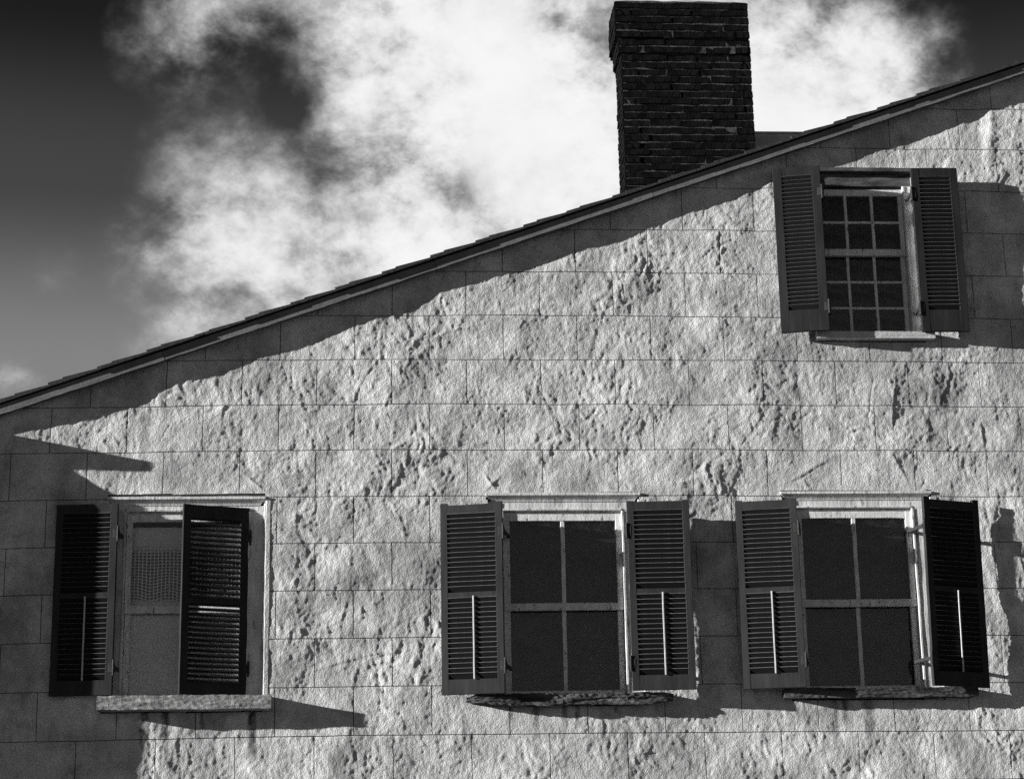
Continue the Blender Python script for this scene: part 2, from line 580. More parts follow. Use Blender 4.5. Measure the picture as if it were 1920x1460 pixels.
def crease(x, z, ang, length, curve, width, height, kind):
    global HF
    n = max(6, int(length / 0.012))
    px, pz, a = x, z, ang
    pts = []
    for i in range(n):
        pts.append((px, pz, math.sin(math.pi * (i + 0.5) / n) ** 0.6))
        px += math.cos(a) * length / n
        pz += math.sin(a) * length / n
        a += curve * length / n + rng.normal(0, 0.02)
    xs = [p[0] for p in pts]
    zs = [p[1] for p in pts]
    pad = width * 5
    i0 = max(0, int((min(xs) - pad - GX0) / GS))
    i1 = min(len(gx), int((max(xs) + pad - GX0) / GS) + 1)
    k0 = max(0, int((min(zs) - pad - GZ0) / GS))
    k1 = min(len(gz), int((max(zs) + pad - GZ0) / GS) + 1)
    if i1 - i0 < 3 or k1 - k0 < 3:
        return
    sx, sz = XX[i0:i1, k0:k1], ZZ[i0:i1, k0:k1]
    best = np.full(sx.shape, 9.0)
    side = np.zeros(sx.shape)
    wgt = np.zeros(sx.shape)
    for i in range(len(pts) - 1):
        ax, az, w = pts[i]
        bx, bz, _ = pts[i + 1]
        dx, dz = bx - ax, bz - az
        L2 = dx * dx + dz * dz + 1e-9
        t = np.clip(((sx - ax) * dx + (sz - az) * dz) / L2, 0, 1)
        qx, qz = sx - ax - t * dx, sz - az - t * dz
        d = np.hypot(qx, qz)
        sg = np.sign(dx * qz - dz * qx)
        upd = d < best
        best = np.where(upd, d, best)
        side = np.where(upd, sg, side)
        wgt = np.where(upd, w, wgt)
    if kind == 0:       # ridge
        add = height * np.exp(-(best / width) ** 2)
    elif kind == 1:     # scratch
        add = -height * np.exp(-(best / (width * 0.7)) ** 2)
    else:               # step that fades out on one side
        add = np.where(side > 0, height * np.exp(-best / (width * 4.0)), height * np.exp(-(best / (width * 0.6)) ** 2))
    HF[i0:i1, k0:k1] += add * wgt


for i in range(190):
    crease(rng.uniform(-2.2, 6.6), rng.uniform(2.6, 8.6), rng.choice([rng.normal(1.5, 0.35), rng.normal(0.5, 0.5), rng.uniform(0, 3.14)]),
           rng.uniform(0.06, 0.32), rng.normal(0, 4), rng.uniform(0.009, 0.020), rng.uniform(0.0012, 0.0038), int(rng.randint(0, 3)))
# the long hooked sweep and the few strong marks one can pick out
crease(0.56, 5.56, 1.55, 0.72, -1.7, 0.014, 0.0065, 2)
crease(0.95, 6.20, 2.7, 0.45, 0.9, 0.012, 0.006, 2)
crease(0.78, 5.55, 1.25, 0.42, -0.6, 0.010, 0.0035, 0)
crease(1.20, 6.15, 5.0, 0.22, 0.8, 0.010, 0.008, 2)
crease(1.10, 5.30, 1.6, 0.95, 0.05, 0.006, 0.0022, 1)
crease(4.95, 5.35, 1.7, 0.62, -1.0, 0.010, 0.007, 2)
crease(5.35, 5.62, 1.5, 0.38, -1.2, 0.009, 0.006, 2)
crease(4.75, 5.55, 1.4, 0.45, 0.5, 0.008, 0.005, 1)
crease(5.05, 5.02, 2.0, 0.55, 0.3, 0.008, 0.006, 2)
crease(5.72, 5.15, 1.75, 0.42, -0.3, 0.009, 0.007, 2)
crease(-0.30, 5.15, 5.5, 0.28, 0.4, 0.010, 0.008, 0)
crease(-0.95, 5.35, 1.1, 0.26, -0.4, 0.008, 0.006, 1)
crease(1.62, 5.12, 5.3, 0.16, 0.6, 0.010, 0.009, 0)
crease(1.66, 5.00, 0.8, 0.14, 0.2, 0.010, 0.008, 2)
crease(4.02, 5.02, 0.45, 0.50, -0.2, 0.016, 0.008, 2)
crease(0.32, 3.58, 0.35, 0.55, 0.1, 0.012, 0.007, 2)
crease(5.92, 7.75, 1.35, 0.75, 0.2, 0.05, 0.016, 0)
for i in range(22):     # the pocked stretch beside the half-closed shutter
    crease(rng.uniform(0.0, 1.2), rng.uniform(3.4, 4.8), rng.normal(1.5, 0.25), rng.uniform(0.05, 0.22), rng.normal(0, 3),
           rng.uniform(0.010, 0.018), rng.uniform(0.003, 0.0065), int(rng.choice([0, 2])))
for i in range(60):
    a, b, r = rng.uniform(-0.05, 1.25), rng.uniform(3.3, 4.9), rng.uniform(0.014, 0.032)
    i0, k0 = int((a - 0.1 - GX0) / GS), int((b - 0.1 - GZ0) / GS)
    s = (slice(i0, i0 + 26), slice(k0, k0 + 26))
    HF[s] += rng.choice([-1, 1]) * rng.uniform(0.0015, 0.0035) * np.exp(-((XX[s] - a) ** 2 + (ZZ[s] - b) ** 2) / r ** 2)


def sample(F, x, z):
    u = np.clip((x - GX0) / GS, 0, len(gx) - 1.001)
    v = np.clip((z - GZ0) / GS, 0, len(gz) - 1.001)
    i, k = u.astype(int), v.astype(int)
    a, b = u - i, v - k
    return (F[i, k] * (1 - a) * (1 - b) + F[i + 1, k] * a * (1 - b) + F[i, k + 1] * (1 - a) * b + F[i + 1, k + 1] * a * b)


def grid_mesh(name, verts, quads, mat, smooth_=True):
    me = bpy.data.meshes.new(name)
    nv, nf = len(verts), len(quads)
    me.vertices.add(nv)
    me.vertices.foreach_set('co', np.asarray(verts, dtype=np.float32).ravel())
    me.loops.add(nf * 4)
    me.loops.foreach_set('vertex_index', np.asarray(quads, dtype=np.int32).ravel())
    me.polygons.add(nf)
    me.polygons.foreach_set('loop_start', np.arange(0, nf * 4, 4, dtype=np.int32))
    me.polygons.foreach_set('loop_total', np.full(nf, 4, dtype=np.int32))
    me.materials.append(MAT[mat])
    if smooth_:
        me.polygons.foreach_set('use_smooth', np.ones(nf, dtype=bool))
    me.update(calc_edges=True)
    me.validate()
    return me


# ------------------------------------------------------------------ the place: ground
g = MB()
g.add([(-1500, -1500, 0), (1500, -1500, 0), (1500, 1500, 0), (-1500, 1500, 0)], [(0, 1, 2, 3)])
tag(g.build('ground', 'ground'), 'grey ground at the foot of the house', 'ground', kind='structure')

# ------------------------------------------------------------------ the house
house = tag(empty('house'), 'old stucco house with louvred shutters, shingled sloping roof and dark brick chimney', 'house')

SL = 0.355                                       # rise of the roof per metre


def rake_z(x):                                   # underside of the rake board
    return 5.565 + SL * (x + 2.18)


RIDGE_X, RIGHT_X, LEFT_X, BACK_Y = 7.9, 12.5, -2.58, 8.0
ridge_z = rake_z(RIDGE_X)


def wall_top(x):
    return rake_z(x) if x <= RIDGE_X else ridge_z - (x - RIDGE_X) * 0.62


def in_opening(x, z):
    r = np.zeros(np.shape(x), dtype=bool)
    for (a, b, c, d) in WINDOWS_RECT:
        r |= (x > a) & (x < b) & (z > c) & (z < d)
    return r


# wall behind the scored blocks: follows the same bulges, holes for the windows
bs = 0.04
bx = np.arange(LEFT_X, 7.30, bs)
bz = np.arange(1.9, 9.2, bs)
BX, BZ = np.meshgrid(bx, bz, indexing='ij')
BY = -(sample(HF, BX, BZ) - 0.019)
vid = np.arange(BX.size).reshape(BX.shape)
cx_, cz_ = (BX[:-1, :-1] + bs / 2), (BZ[:-1, :-1] + bs / 2)
keep = (~in_opening(cx_, cz_)) & (cz_ < rake_z(cx_) + 0.06)
q = np.stack([vid[:-1, :-1], vid[1:, :-1], vid[1:, 1:], vid[:-1, 1:]], -1)[keep]
wall = new_obj('wall', grid_mesh('wall', np.stack([BX, BY, BZ], -1).reshape(-1, 3), q, 'groove'), None, house)

# scored ashlar blocks
BL, BH = 0.60, 0.37340
CXP = [-0.0053, 0.0082, 0.0051, 0.0161, -0.0185, 0.0133, -0.0169, 0.016, -0.0226, -0.0008]
CZP = [0.0116, -0.007, 0.001, -0.0265, 0.0117, -0.0034, 0.011, -0.0074, 0.0086, -0.0057]


def poly(c, x, z):
    x = (np.clip(x, -2.3, 6.3) - 2) / 4
    z = (np.clip(z, 2.6, 8.7) - 5.5) / 3
    return (c[0] + c[1] * x + c[2] * z + c[3] * x * x + c[4] * x * z + c[5] * z * z + c[6] * x ** 3
            + c[7] * x * x * z + c[8] * x * z * z + c[9] * z ** 3)


def line_z(k, x):
    zi = 5.3 - (k - 8) * BH
    return zi + poly(CZP, x, np.full(np.shape(x), zi)) + 0.0022 * PN[5](np.asarray(x) * 2.1 + k * 7.3, np.full(np.shape(x), k + 0.37))


def joint_x(i, z, k):
    xi = BL * i
    return xi + poly(CXP, np.full(np.shape(z), xi), z) + 0.0020 * PN[6](np.asarray(z) * 3.3 + i * 5.1, np.full(np.shape(z), k + 0.7))


GAP = 0.0032
EDGE = 0.0135


def block(k, i0):
    """one scored block between lines k and k+1, joints i0 and i0+1"""
    xm = BL * (i0 + 0.5)
    zm = 5.3 - (k + 0.5 - 8) * BH
    fine = -2.5 < xm < 6.6 and zm > 2.4
    step = 0.0085 if fine else 0.03
    nx, nz_ = int(BL / step), int(BH / step)
    s = np.linspace(0, 1, nx + 1)
    t = np.linspace(0, 1, nz_ + 1)
    S, T = np.meshgrid(s, t, indexing='ij')
    z0 = zm + (T - 0.5) * BH
    xl = joint_x(i0, z0, k) + GAP
    xr = joint_x(i0 + 1, z0, k) - GAP
    X = xl + (xr - xl) * S
    zt = line_z(k, X) - GAP
    zb = line_z(k + 1, X) + GAP
    Z = zb + (zt - zb) * T
    X = np.clip(X, LEFT_X, 7.28)
    cx, cz = (X[:-1, :-1] + X[1:, 1:]) / 2, (Z[:-1, :-1] + Z[1:, 1:]) / 2
    keep = (~in_opening(cx, cz)) & (cz < rake_z(cx) + 0.05) & (X[1:, 1:] - X[:-1, :-1] > 1e-5)
    if keep.sum() < 4:
        return
    H = sample(HF, X, Z)
    tilt = rng.normal(0, 0.0006)
    edge = np.minimum(np.minimum(S, 1 - S) * BL, np.minimum(T, 1 - T) * BH)
    H = H - 0.0005 * np.exp(-(edge / 0.006) ** 2) + tilt
    nv = X.size
    V = np.stack([X, -H, Z], -1).reshape(-1, 3)
    idx = np.arange(nv).reshape(X.shape)
    Q = np.stack([idx[:-1, :-1], idx[1:, :-1], idx[1:, 1:], idx[:-1, 1:]], -1)[keep]
    # returned edges into the groove
    loop = np.concatenate([idx[:, 0], idx[-1, 1:], idx[-2::-1, -1], idx[0, -2:0:-1]])
    used = np.zeros(nv, dtype=bool)
    used[Q.ravel()] = True
    top = V[loop].copy()
    low = top.copy()
    low[:, 1] += 0.030
    tid = nv + np.arange(len(loop))
    lid = tid + len(loop)
    nxt = np.roll(np.arange(len(loop)), -1)
    ok = used[loop] & used[loop[nxt]]
    R = np.stack([tid, lid, lid[nxt], tid[nxt]], -1)[ok]
    V = np.concatenate([V, top, low])
    Q2 = np.concatenate([Q, R])
    # drop unused vertices
    u, inv = np.unique(Q2.ravel(), return_inverse=True)
    me = grid_mesh('stucco_block', V[u], inv.reshape(-1, 4), 'stucco', False)
    sm = np.zeros(len(Q2), dtype=bool)
    sm[:len(Q)] = True
    me.polygons.foreach_set('use_smooth', sm)
    me.update()
    new_obj('stucco_block', me, None, wall)


for k in range(-2, 17):
    off = 0.0 if k % 2 == 1 else 0.5
    if k == 14:
        off = 0.5
    for i in range(-5, 13):
        i0 = i + off
        if BL * (i0 + 1) < LEFT_X + 0.05 or BL * i0 > 7.2:
            continue
        if 5.3 - (k + 1 - 8) * BH > rake_z(min(BL * (i0 + 1), 7.3)) + 0.03:
            continue
        block(k, i0)

# the rest of the shell: plain wall below and beyond, side and back walls
w = MB()
w.add([(LEFT_X, -0.004, 0), (7.28, -0.004, 0), (7.28, -0.004, 1.96), (LEFT_X, -0.004, 1.96)], [(0, 1, 2, 3)])
w.add([(7.28, -0.004, 0), (RIGHT_X, -0.004, 0), (RIGHT_X, -0.004, wall_top(RIGHT_X)), (RIDGE_X, -0.004, ridge_z + 0.05), (7.28, -0.004, rake_z(7.28) + 0.05)],
      [(0, 1, 2, 3, 4)])
w.add([(LEFT_X, 0.02, 0), (LEFT_X, 0.02, rake_z(LEFT_X) + 0.03), (LEFT_X, BACK_Y, rake_z(LEFT_X) + 0.03), (LEFT_X, BACK_Y, 0)], [(0, 1, 2, 3)])
w.add([(RIGHT_X, -0.004, 0), (RIGHT_X, BACK_Y, 0), (RIGHT_X, BACK_Y, wall_top(RIGHT_X)), (RIGHT_X, -0.004, wall_top(RIGHT_X))], [(0, 1, 2, 3)])
w.add([(LEFT_X, BACK_Y, 0), (LEFT_X, BACK_Y, rake_z(LEFT_X)), (RIDGE_X, BACK_Y, ridge_z), (RIGHT_X, BACK_Y, wall_top(RIGHT_X)), (RIGHT_X, BACK_Y, 0)],
      [(0, 1, 2, 3, 4)])
w.build('outer_wall', 'wing', house)
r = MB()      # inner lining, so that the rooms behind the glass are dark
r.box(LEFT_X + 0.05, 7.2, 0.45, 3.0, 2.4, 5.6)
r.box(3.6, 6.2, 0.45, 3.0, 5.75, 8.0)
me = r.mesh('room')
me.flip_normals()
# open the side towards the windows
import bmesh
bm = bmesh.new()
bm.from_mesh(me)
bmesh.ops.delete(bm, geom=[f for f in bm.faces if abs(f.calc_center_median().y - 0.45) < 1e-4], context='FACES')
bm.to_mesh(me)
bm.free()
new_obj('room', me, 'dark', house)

# ------------------------------------------------------------------ roof
RP = -0.105                                      # rake board front (towards the street)
cs = 1 / math.sqrt(1 + SL * SL)
sn = SL * cs


def on_roof(s, n, x0=LEFT_X - 0.25):
    """point s metres up the slope from the eave, n metres above the rake underside line"""
    return (x0 + s * cs - n * sn, rake_z(x0) + s * sn + n * cs)


SLEN = (RIDGE_X - (LEFT_X - 0.25)) / cs


def slope_prism(mb, s0, s1, y0, y1, n0, n1, n0b=None, n1b=None):
    """slab lying on the slope between s0 and s1; n0..n1 its thickness at the low end, n0b..n1b at the top end"""
    n0b = n0 if n0b is None else n0b
    n1b = n1 if n1b is None else n1b
    P = [on_roof(s0, n0), on_roof(s1, n0b), on_roof(s1, n1b), on_roof(s0, n1)]
    mb.add([(x, y0, z) for x, z in P] + [(x, y1, z) for x, z in P],
           [(0, 1, 2, 3), (7, 6, 5, 4), (0, 4, 5, 1), (1, 5, 6, 2), (2, 6, 7, 3), (3, 7, 4, 0)])


d = MB()
slope_prism(d, 0, SLEN, RP + 0.03, BACK_Y + 0.2, 0.072, 0.088)
# far slope
zr = ridge_z + 0.09
d.add([(RIDGE_X, RP, zr), (RIGHT_X + 0.3, RP, zr - (RIGHT_X + 0.3 - RIDGE_X) * 0.62), (RIGHT_X + 0.3, BACK_Y + 0.2, zr - (RIGHT_X + 0.3 - RIDGE_X) * 0.62), (RIDGE_X, BACK_Y + 0.2, zr)],
      [(0, 1, 2, 3)])
roof = d.build('roof', 'deck', house)
# rake: boards butted end to end, a bead along the lower edge
s = 0.0
seglens = [2.05, 2.3, 1.9, 2.4, 2.2, 2.0]
for ln in seglens:
    b = MB()
    e1 = min(s + ln, SLEN) - 0.003
    a = random.uniform(-0.004, 0.004)
    slope_prism(b, s, e1, RP + a, RP + 0.03 + a, 0.014, 0.078)
    b.build('rake_board', 'rake', roof)
    b = MB()
    n = int(ln / 0.06)
    rr = 0.0062
    ring = [(math.cos(t) * rr, math.sin(t) * rr) for t in [math.pi * (0.5 + i / 5) for i in range(6)]]
    for j in range(n + 1):
        wv_ = 0.0016 * math.sin(j * 0.7 + s) + random.uniform(-0.0012, 0.0012)
        for (oy, on) in ring:
            x, z = on_roof(s + (e1 - s) * j / n, 0.008 + on + wv_)
            b.v.append((x, RP + a + oy * 0.9 + 0.004, z))
    for j in range(n):
        for i in range(5):
            b.f.append((j * 6 + i, j * 6 + i + 1, (j + 1) * 6 + i + 1, (j + 1) * 6 + i))
    b.build('rake_moulding', 'bead', roof)
    b = MB()
    slope_prism(b, s, e1, RP + 0.033 + a, 0.03, 0.02, 0.05)
    b.build('soffit_board', 'rake', roof)
    s += ln
    if s >= SLEN - 0.05:
        break
# shingle courses
cl = 0.398
s = -0.05
j = 0
while s < SLEN:
    b = MB()
    t0 = 0.030 + random.uniform(-0.004, 0.006)
    e1 = min(s + cl + 0.06, SLEN)
    ys = RP - 0.028 + random.uniform(-0.008, 0.008)
    ss = s + random.uniform(-0.02, 0.02)
    slope_prism(b, ss, e1, ys, BACK_Y + 0.25, 0.089, 0.089 + t0, 0.089, 0.098)
    # a second layer that shows as a thin lip at the cut edge
    slope_prism(b, ss + 0.12, e1, ys + 0.006, ys + 0.4, 0.089 + t0 * 0.75, 0.089 + t0 + 0.006, 0.094, 0.103)
    b.build('shingle_course', 'shingle', roof)
    s += cl
    j += 1

# ------------------------------------------------------------------ windows
glass_cache = {}


def pane(x0, x1, y, z0, z1, parent):
    w_, h_ = x1 - x0, z1 - z0
    key = (round(w_, 3), round(h_, 3))
    if key not in glass_cache:
        glass_cache[key] = MB().box(-w_ / 2, w_ / 2, -0.0015, 0.0015, -h_ / 2, h_ / 2).mesh('pane')
    new_obj('pane', glass_cache[key], 'glass', parent, ((x0 + x1) / 2, y, (z0 + z1) / 2))


def rough_bar(name, x0, x1, y0, y1, z0, z1, mat, parent, amp, seed, ends=0.0, sag=0.0):
    """weathered sill: a bar with a worn, uneven surface (y0 is the front)"""
    nx, ny, nz2_ = max(30, int((x1 - x0) / 0.012)), 8, 8
    P = PN[seed % 16]
    ring = [(i / ny, 0) for i in range(ny)] + [(1, i / nz2_) for i in range(nz2_)] + \
           [(1 - i / ny, 1) for i in range(ny)] + [(0, 1 - i / nz2_) for i in range(nz2_)]
    nr = len(ring)
    A = np.linspace(0, 1, nx + 1)
    V = []
    for a in A:
        x = x0 + (x1 - x0) * a
        ed = min(a, 1 - a) * (x1 - x0)
        shr = 1 - ends * math.exp(-(ed / 0.05) ** 2)
        for (b_, c_) in ring:
            ym, zm = (y0 + y1) / 2, (z0 + z1) / 2
            y = y0 + (y1 - y0) * b_
            z = z0 + (z1 - z0) * c_
            dy, dz = (b_ - 0.5), (c_ - 0.5)
            n1 = float(P(np.array(x / 0.20 + seed), np.array(b_ * 1.7 + c_ * 2.3 + seed * 0.7)))
            n2 = float(P(np.array(x / 0.10), np.array(b_ * 5 + c_ * 7.1 + seed)))
            n3 = float(P(np.array(x / 0.30 + 3), np.array(seed * 0.31 + c_ * 3.3)))
            n4 = float(P(np.array(x / 0.035 + 7), np.array(b_ * 9 + c_ * 6.3 + seed)))
            k_ = amp * (0.8 * n1 + 0.55 * n2 + 0.5 * n3 + 0.45 * n4)
            y = y + dy * 2 * k_
            z = zm + (z - zm) * shr + dz * 2 * k_ * 0.8 + sag * math.sin(a * math.pi)
            y = y if b_ > 0.5 else y + (1 - shr) * 0.06
            V.append((x, y, z))
    F = []
    for i in range(nx):
        for k_ in range(nr):
            k2 = (k_ + 1) % nr
            F.append((i * nr + k_, (i + 1) * nr + k_, (i + 1) * nr + k2, i * nr + k2))
    F.append(tuple(range(nr)))
    F.append(tuple(nx * nr + nr - 1 - k_ for k_ in range(nr)))
    me = bpy.data.meshes.new(name)
    me.from_pydata(V, [], F)
    me.update()
    bm_ = bmesh.new()
    bm_.from_mesh(me)
    bmesh.ops.recalc_face_normals(bm_, faces=bm_.faces)
    bm_.to_mesh(me)
    bm_.free()
    o = new_obj(name, me, mat, parent, None, False)
    return o


CAS_Y = 0.028                                    # casing face, set back behind the stucco


def hood(cx, hw, z0, z1, parent, mat='trim'):
    """crown moulding over the head: flares outwards to the top, mitred ends"""
    m = MB()
    prof = [(0.0, 0.0), (0.10, 0.16), (0.16, 0.22), (0.5, 0.45), (0.86, 0.62), (1.0, 0.70), (1.0, 1.0)]
    fl, yf0, yf1 = 0.042, CAS_Y - 0.004, -0.020
    rings = []
    for (a, t) in prof:
        x = hw - fl + fl * a
        y = yf0 + (yf1 - yf0) * a
        z = z0 + (z1 - z0) * t
        rings.append([(cx - x, 0.10, z), (cx - x, y, z), (cx + x, y, z), (cx + x, 0.10, z)])
    vs = [p for r_ in rings for p in r_]
    fs = []
    for i in range(len(rings) - 1):
        for k in range(3):
            fs.append((i * 4 + k, i * 4 + k + 1, (i + 1) * 4 + k + 1, (i + 1) * 4 + k))
    n = len(rings) - 1
    fs.append((n * 4, n * 4 + 1, n * 4 + 2, n * 4 + 3))
    fs.append((3, 2, 1, 0))
    m.add(vs, fs)
    m.build('hood_moulding', mat, parent)


def sash(cx, hw, z0, z1, y, th, st, tr, br, cols, rows, mw, parent, sills=True):
    """one sash: frame mesh, muntins and panes as sub-parts of the window"""
    m = MB()
    m.plank(cx - hw, cx - hw + st, y, y + th, z0, z1)
    m.plank(cx + hw - st, cx + hw, y, y + th, z0, z1)
    m.plank(cx - hw + st, cx + hw - st, y + 0.001, y + th, z1 - tr, z1)
    m.plank(cx - hw + st, cx + hw - st, y + 0.001, y + th, z0, z0 + br)
    m.build('sash', 'sash', parent)
    gx0, gx1, gz0, gz1 = cx - hw + st, cx + hw - st, z0 + br, z1 - tr
    for c in range(1, cols):
        x = gx0 + (gx1 - gx0) * c / cols
        MB().plank(x - mw / 2, x + mw / 2, y + 0.004, y + th - 0.004, gz0, gz1, 0.001, 0.08).build('muntin', 'sash', parent)
    zs = [gz0 + (gz1 - gz0) * r_ / rows for r_ in range(rows + 1)]
    for r_ in range(1, rows):
        for c in range(cols):
            xa = gx0 + (gx1 - gx0) * c / cols + (mw / 2 if c else 0)
            xb = gx0 + (gx1 - gx0) * (c + 1) / cols - (mw / 2 if c < cols - 1 else 0)
            MB().plank(xa, xb, y + 0.006, y + th - 0.006, zs[r_] - mw * 0.42, zs[r_] + mw * 0.42, 0.0008, 0.08).build('muntin', 'sash', parent)
    for r_ in range(rows):
        for c in range(cols):
            xa = gx0 + (gx1 - gx0) * c / cols - 0.004 + (mw / 2 if c else 0)
            xb = gx0 + (gx1 - gx0) * (c + 1) / cols + 0.004 - (mw / 2 if c < cols - 1 else 0)
            za = zs[r_] - 0.004 + (mw * 0.42 if r_ else 0)
            zb = zs[r_ + 1] + 0.004 - (mw * 0.42 if r_ < rows - 1 else 0)
            pane(xa, xb, y + th * 0.55, za, zb, parent)


def window(cx, rect, zi0, zi1, hi, meet, label, cols, rup, rlo, st, mw, hood_z=None, head_mat='trim', asym=0.0):
    """casing is the window object itself; rect is the opening in the stucco, hi the half width inside the casing"""
    xa, xb, za, zb = rect
    top = hood_z[0] if hood_z else zb - 0.002
    # side casings with a stepped inner bead
    h = MB()
    h.plank(xa - 0.03, xb + 0.03, CAS_Y + 0.002, 0.17, zi1, top + (0.0 if hood_z else 0.03), 0.0015)
    if head_mat == 'trim':
        h.plank(cx - hi, cx + hi, CAS_Y - 0.007, CAS_Y + 0.005, zi1 + 0.001, zi1 + 0.018, 0.001)
    o = h.build('window', head_mat, house)
    tag(o, label)
    for s_ in (-1, 1):
        c = MB()
        e0, e1 = (xa - 0.03, cx - hi) if s_ < 0 else (cx + hi, xb + 0.03)
        c.plank(e0, e1, CAS_Y, 0.17, za - 0.05, zi1, 0.0015)
        e0, e1 = sorted((cx + s_ * hi, cx + s_ * (hi + 0.018)))
        c.plank(e0, e1, CAS_Y - 0.008, CAS_Y + 0.004, za, zi1 - 0.002, 0.001)
        c.build('side_casing', 'trim', o)
    if hood_z:
        hood((xa + xb) / 2, (xb - xa) / 2 + 0.004, hood_z[0], hood_z[1], o)
    # backing strip so that no daylight enters round the frame
    bk = MB()
    bk.box(xa - 0.08, cx - hi - 0.002, 0.172, 0.20, za - 0.1, zb + 0.1)
    bk.box(cx + hi + 0.002, xb + 0.08, 0.172, 0.20, za - 0.1, zb + 0.1)
    bk.box(cx - hi, cx + hi, 0.172, 0.20, zi1 + 0.002, zb + 0.1)
    bk.box(cx - hi, cx + hi, 0.172, 0.20, za - 0.1, zi0 - 0.01)
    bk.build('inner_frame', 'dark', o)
    # sashes
    sash(cx, hi - 0.002, meet - 0.03, zi1 - 0.022, 0.048, 0.036, st, 0.055, 0.058, cols, rup, mw, o)
    sash(cx, hi - 0.002, zi0, meet + 0.028, 0.088, 0.036, st, 0.05, 0.03, cols, rlo, mw, o)
    # head stop over the upper sash
    MB().plank(cx - hi, cx + hi, 0.060, 0.17, zi1 - 0.024, zi1 - 0.001).build('head_stop', head_mat, o)
    return o


def stucco_return(xa, xb, z0, z1, parent, side, lip=0.026):
    m = MB()
    n = 40
    ring = []
    for i in range(n + 1):
        z = z0 + (z1 - z0) * i / n
        jx = 0.004 * float(PN[4](np.array(z / 0.09), np.array(3.3 + xa)))
        jy = 0.003 * float(PN[5](np.array(z / 0.07), np.array(1.3 + xb)))
        if side > 0:
            ring.append([(xa + jx, 0.055, z), (xa + 0.004 + jx, lip * 0.85 + jy, z), (xa + lip + jx, -0.010 + jy, z), (xb + 0.012, -0.008, z), (xb + 0.012, 0.055, z)])
        else:
            ring.append([(xa, 0.055, z), (xa, -0.003, z), (xb - 0.006 + jx, -0.004 + jy, z), (xb + jx, 0.004 + jy, z), (xb + jx, 0.055, z)])
    vs = [p for r_ in ring for p in r_]
    fs = []
    for i in range(n):
        for k in range(4):
            fs.append((i * 5 + k, i * 5 + k + 1, (i + 1) * 5 + k + 1, (i + 1) * 5 + k))
    m.add(vs, fs)
    m.build('stucco_return', 'stucco', parent)


R1, R2, R3, R4 = WINDOWS_RECT
w1 = window(-0.705, R1, 3.378, 4.825, 0.47, 4.062, 'window with a lace curtain behind a half closed shutter', 2, 1, 1, 0.045, 0.030, (4.872, 4.935))
w2 = window(2.245, R2, 3.378, 4.820, 0.47, 4.060, 'two over two sash window above a long broken sill', 2, 1, 1, 0.045, 0.032, (4.892, 4.957))
w3 = window(4.590, R3, 3.392, 4.832, 0.47, 4.072, 'two over two sash window above a straight dark sill', 2, 1, 1, 0.045, 0.032, (4.897, 4.962))
w4 = window(4.805, R4, 6.277, 7.585, 0.375, 7.008, 'small paned window high under the roof slope', 3, 2, 3, 0.036, 0.024, None, 'headwood')
for (o, R_) in ((w1, R1), (w2, R2), (w3, R3), (w4, R4)):
    stucco_return(R_[1] - 0.014, R_[1] + 0.03, R_[2] + 0.02, R_[3] - (0.0 if o is w4 else 0.055), o, 1, 0.026 if o is w1 else 0.006)
    stucco_return(R_[0] - 0.03, R_[0] + 0.014, R_[2] + 0.02, R_[3] - (0.0 if o is w4 else 0.055), o, -1)
MB().plank(4.375, 5.295, -0.022, 0.10, 7.700, 7.734, 0.002).build('hood_board', 'headwood', w4)

rough_bar('sill', -1.325, -0.022, -0.185, 0.16, 3.268, 3.372, 'stonesill', w1, 0.006, 3)
rough_bar('sill', 1.462, 3.060, -0.120, 0.16, 3.288, 3.372, 'oldwood', w2, 0.017, 5, 0.55, -0.012)
rough_bar('sill', 3.925, 5.455, -0.110, 0.16, 3.310, 3.386, 'oldwood', w3, 0.009, 8, 0.15)
rough_bar('sill', 4.355, 5.335, -0.085, 0.16, 6.222, 6.280, 'palesill', w4, 0.002, 9)
# narrow lower rail pieces between sash and sill
for (cx, z, o) in ((-0.705, 3.37, w1), (2.245, 3.37, w2), (4.59, 3.384, w3)):
    MB().plank(cx - 0.5, cx + 0.5, CAS_Y - 0.01, 0.16, z - 0.02, z + 0.012).build('sub_sill', 'trim', o)

# ------------------------------------------------------------------ shutters
slat_cache = {}


def slat_mesh(length, chord, ang, outer):
    key = (round(length, 3), chord, ang, outer)
    if key in slat_cache:
        return slat_cache[key]
    prof = [(-chord / 2, -0.0026), (-chord / 2 + 0.001, -0.0036), (0, -0.004), (chord / 2 - 0.001, -0.0036), (chord / 2, -0.0026),
            (chord / 2, 0.0026), (chord / 2 - 0.001, 0.0036), (0, 0.004), (-chord / 2 + 0.001, 0.0036), (-chord / 2, 0.0026)]
    a = ang if not outer else -ang
    pts = [(p * math.cos(a) + q_ * math.sin(a), -p * math.sin(a) + q_ * math.cos(a)) for p, q_ in prof]   # front edge (p<0) high when a>0
    m = MB()
    m.prism_x(pts, -length / 2, length / 2)
    me = m.mesh('slat')
    me.materials.append(MAT['slat' if not outer else 'shutter'])
    me.materials.append(MAT['slat_glint'])
    if not outer:
        for i in (9, 8):                          # the front edge, its sun glint put into a paler colour
            me.polygons[i].material_index = 1
    slat_cache[key] = me
    return me


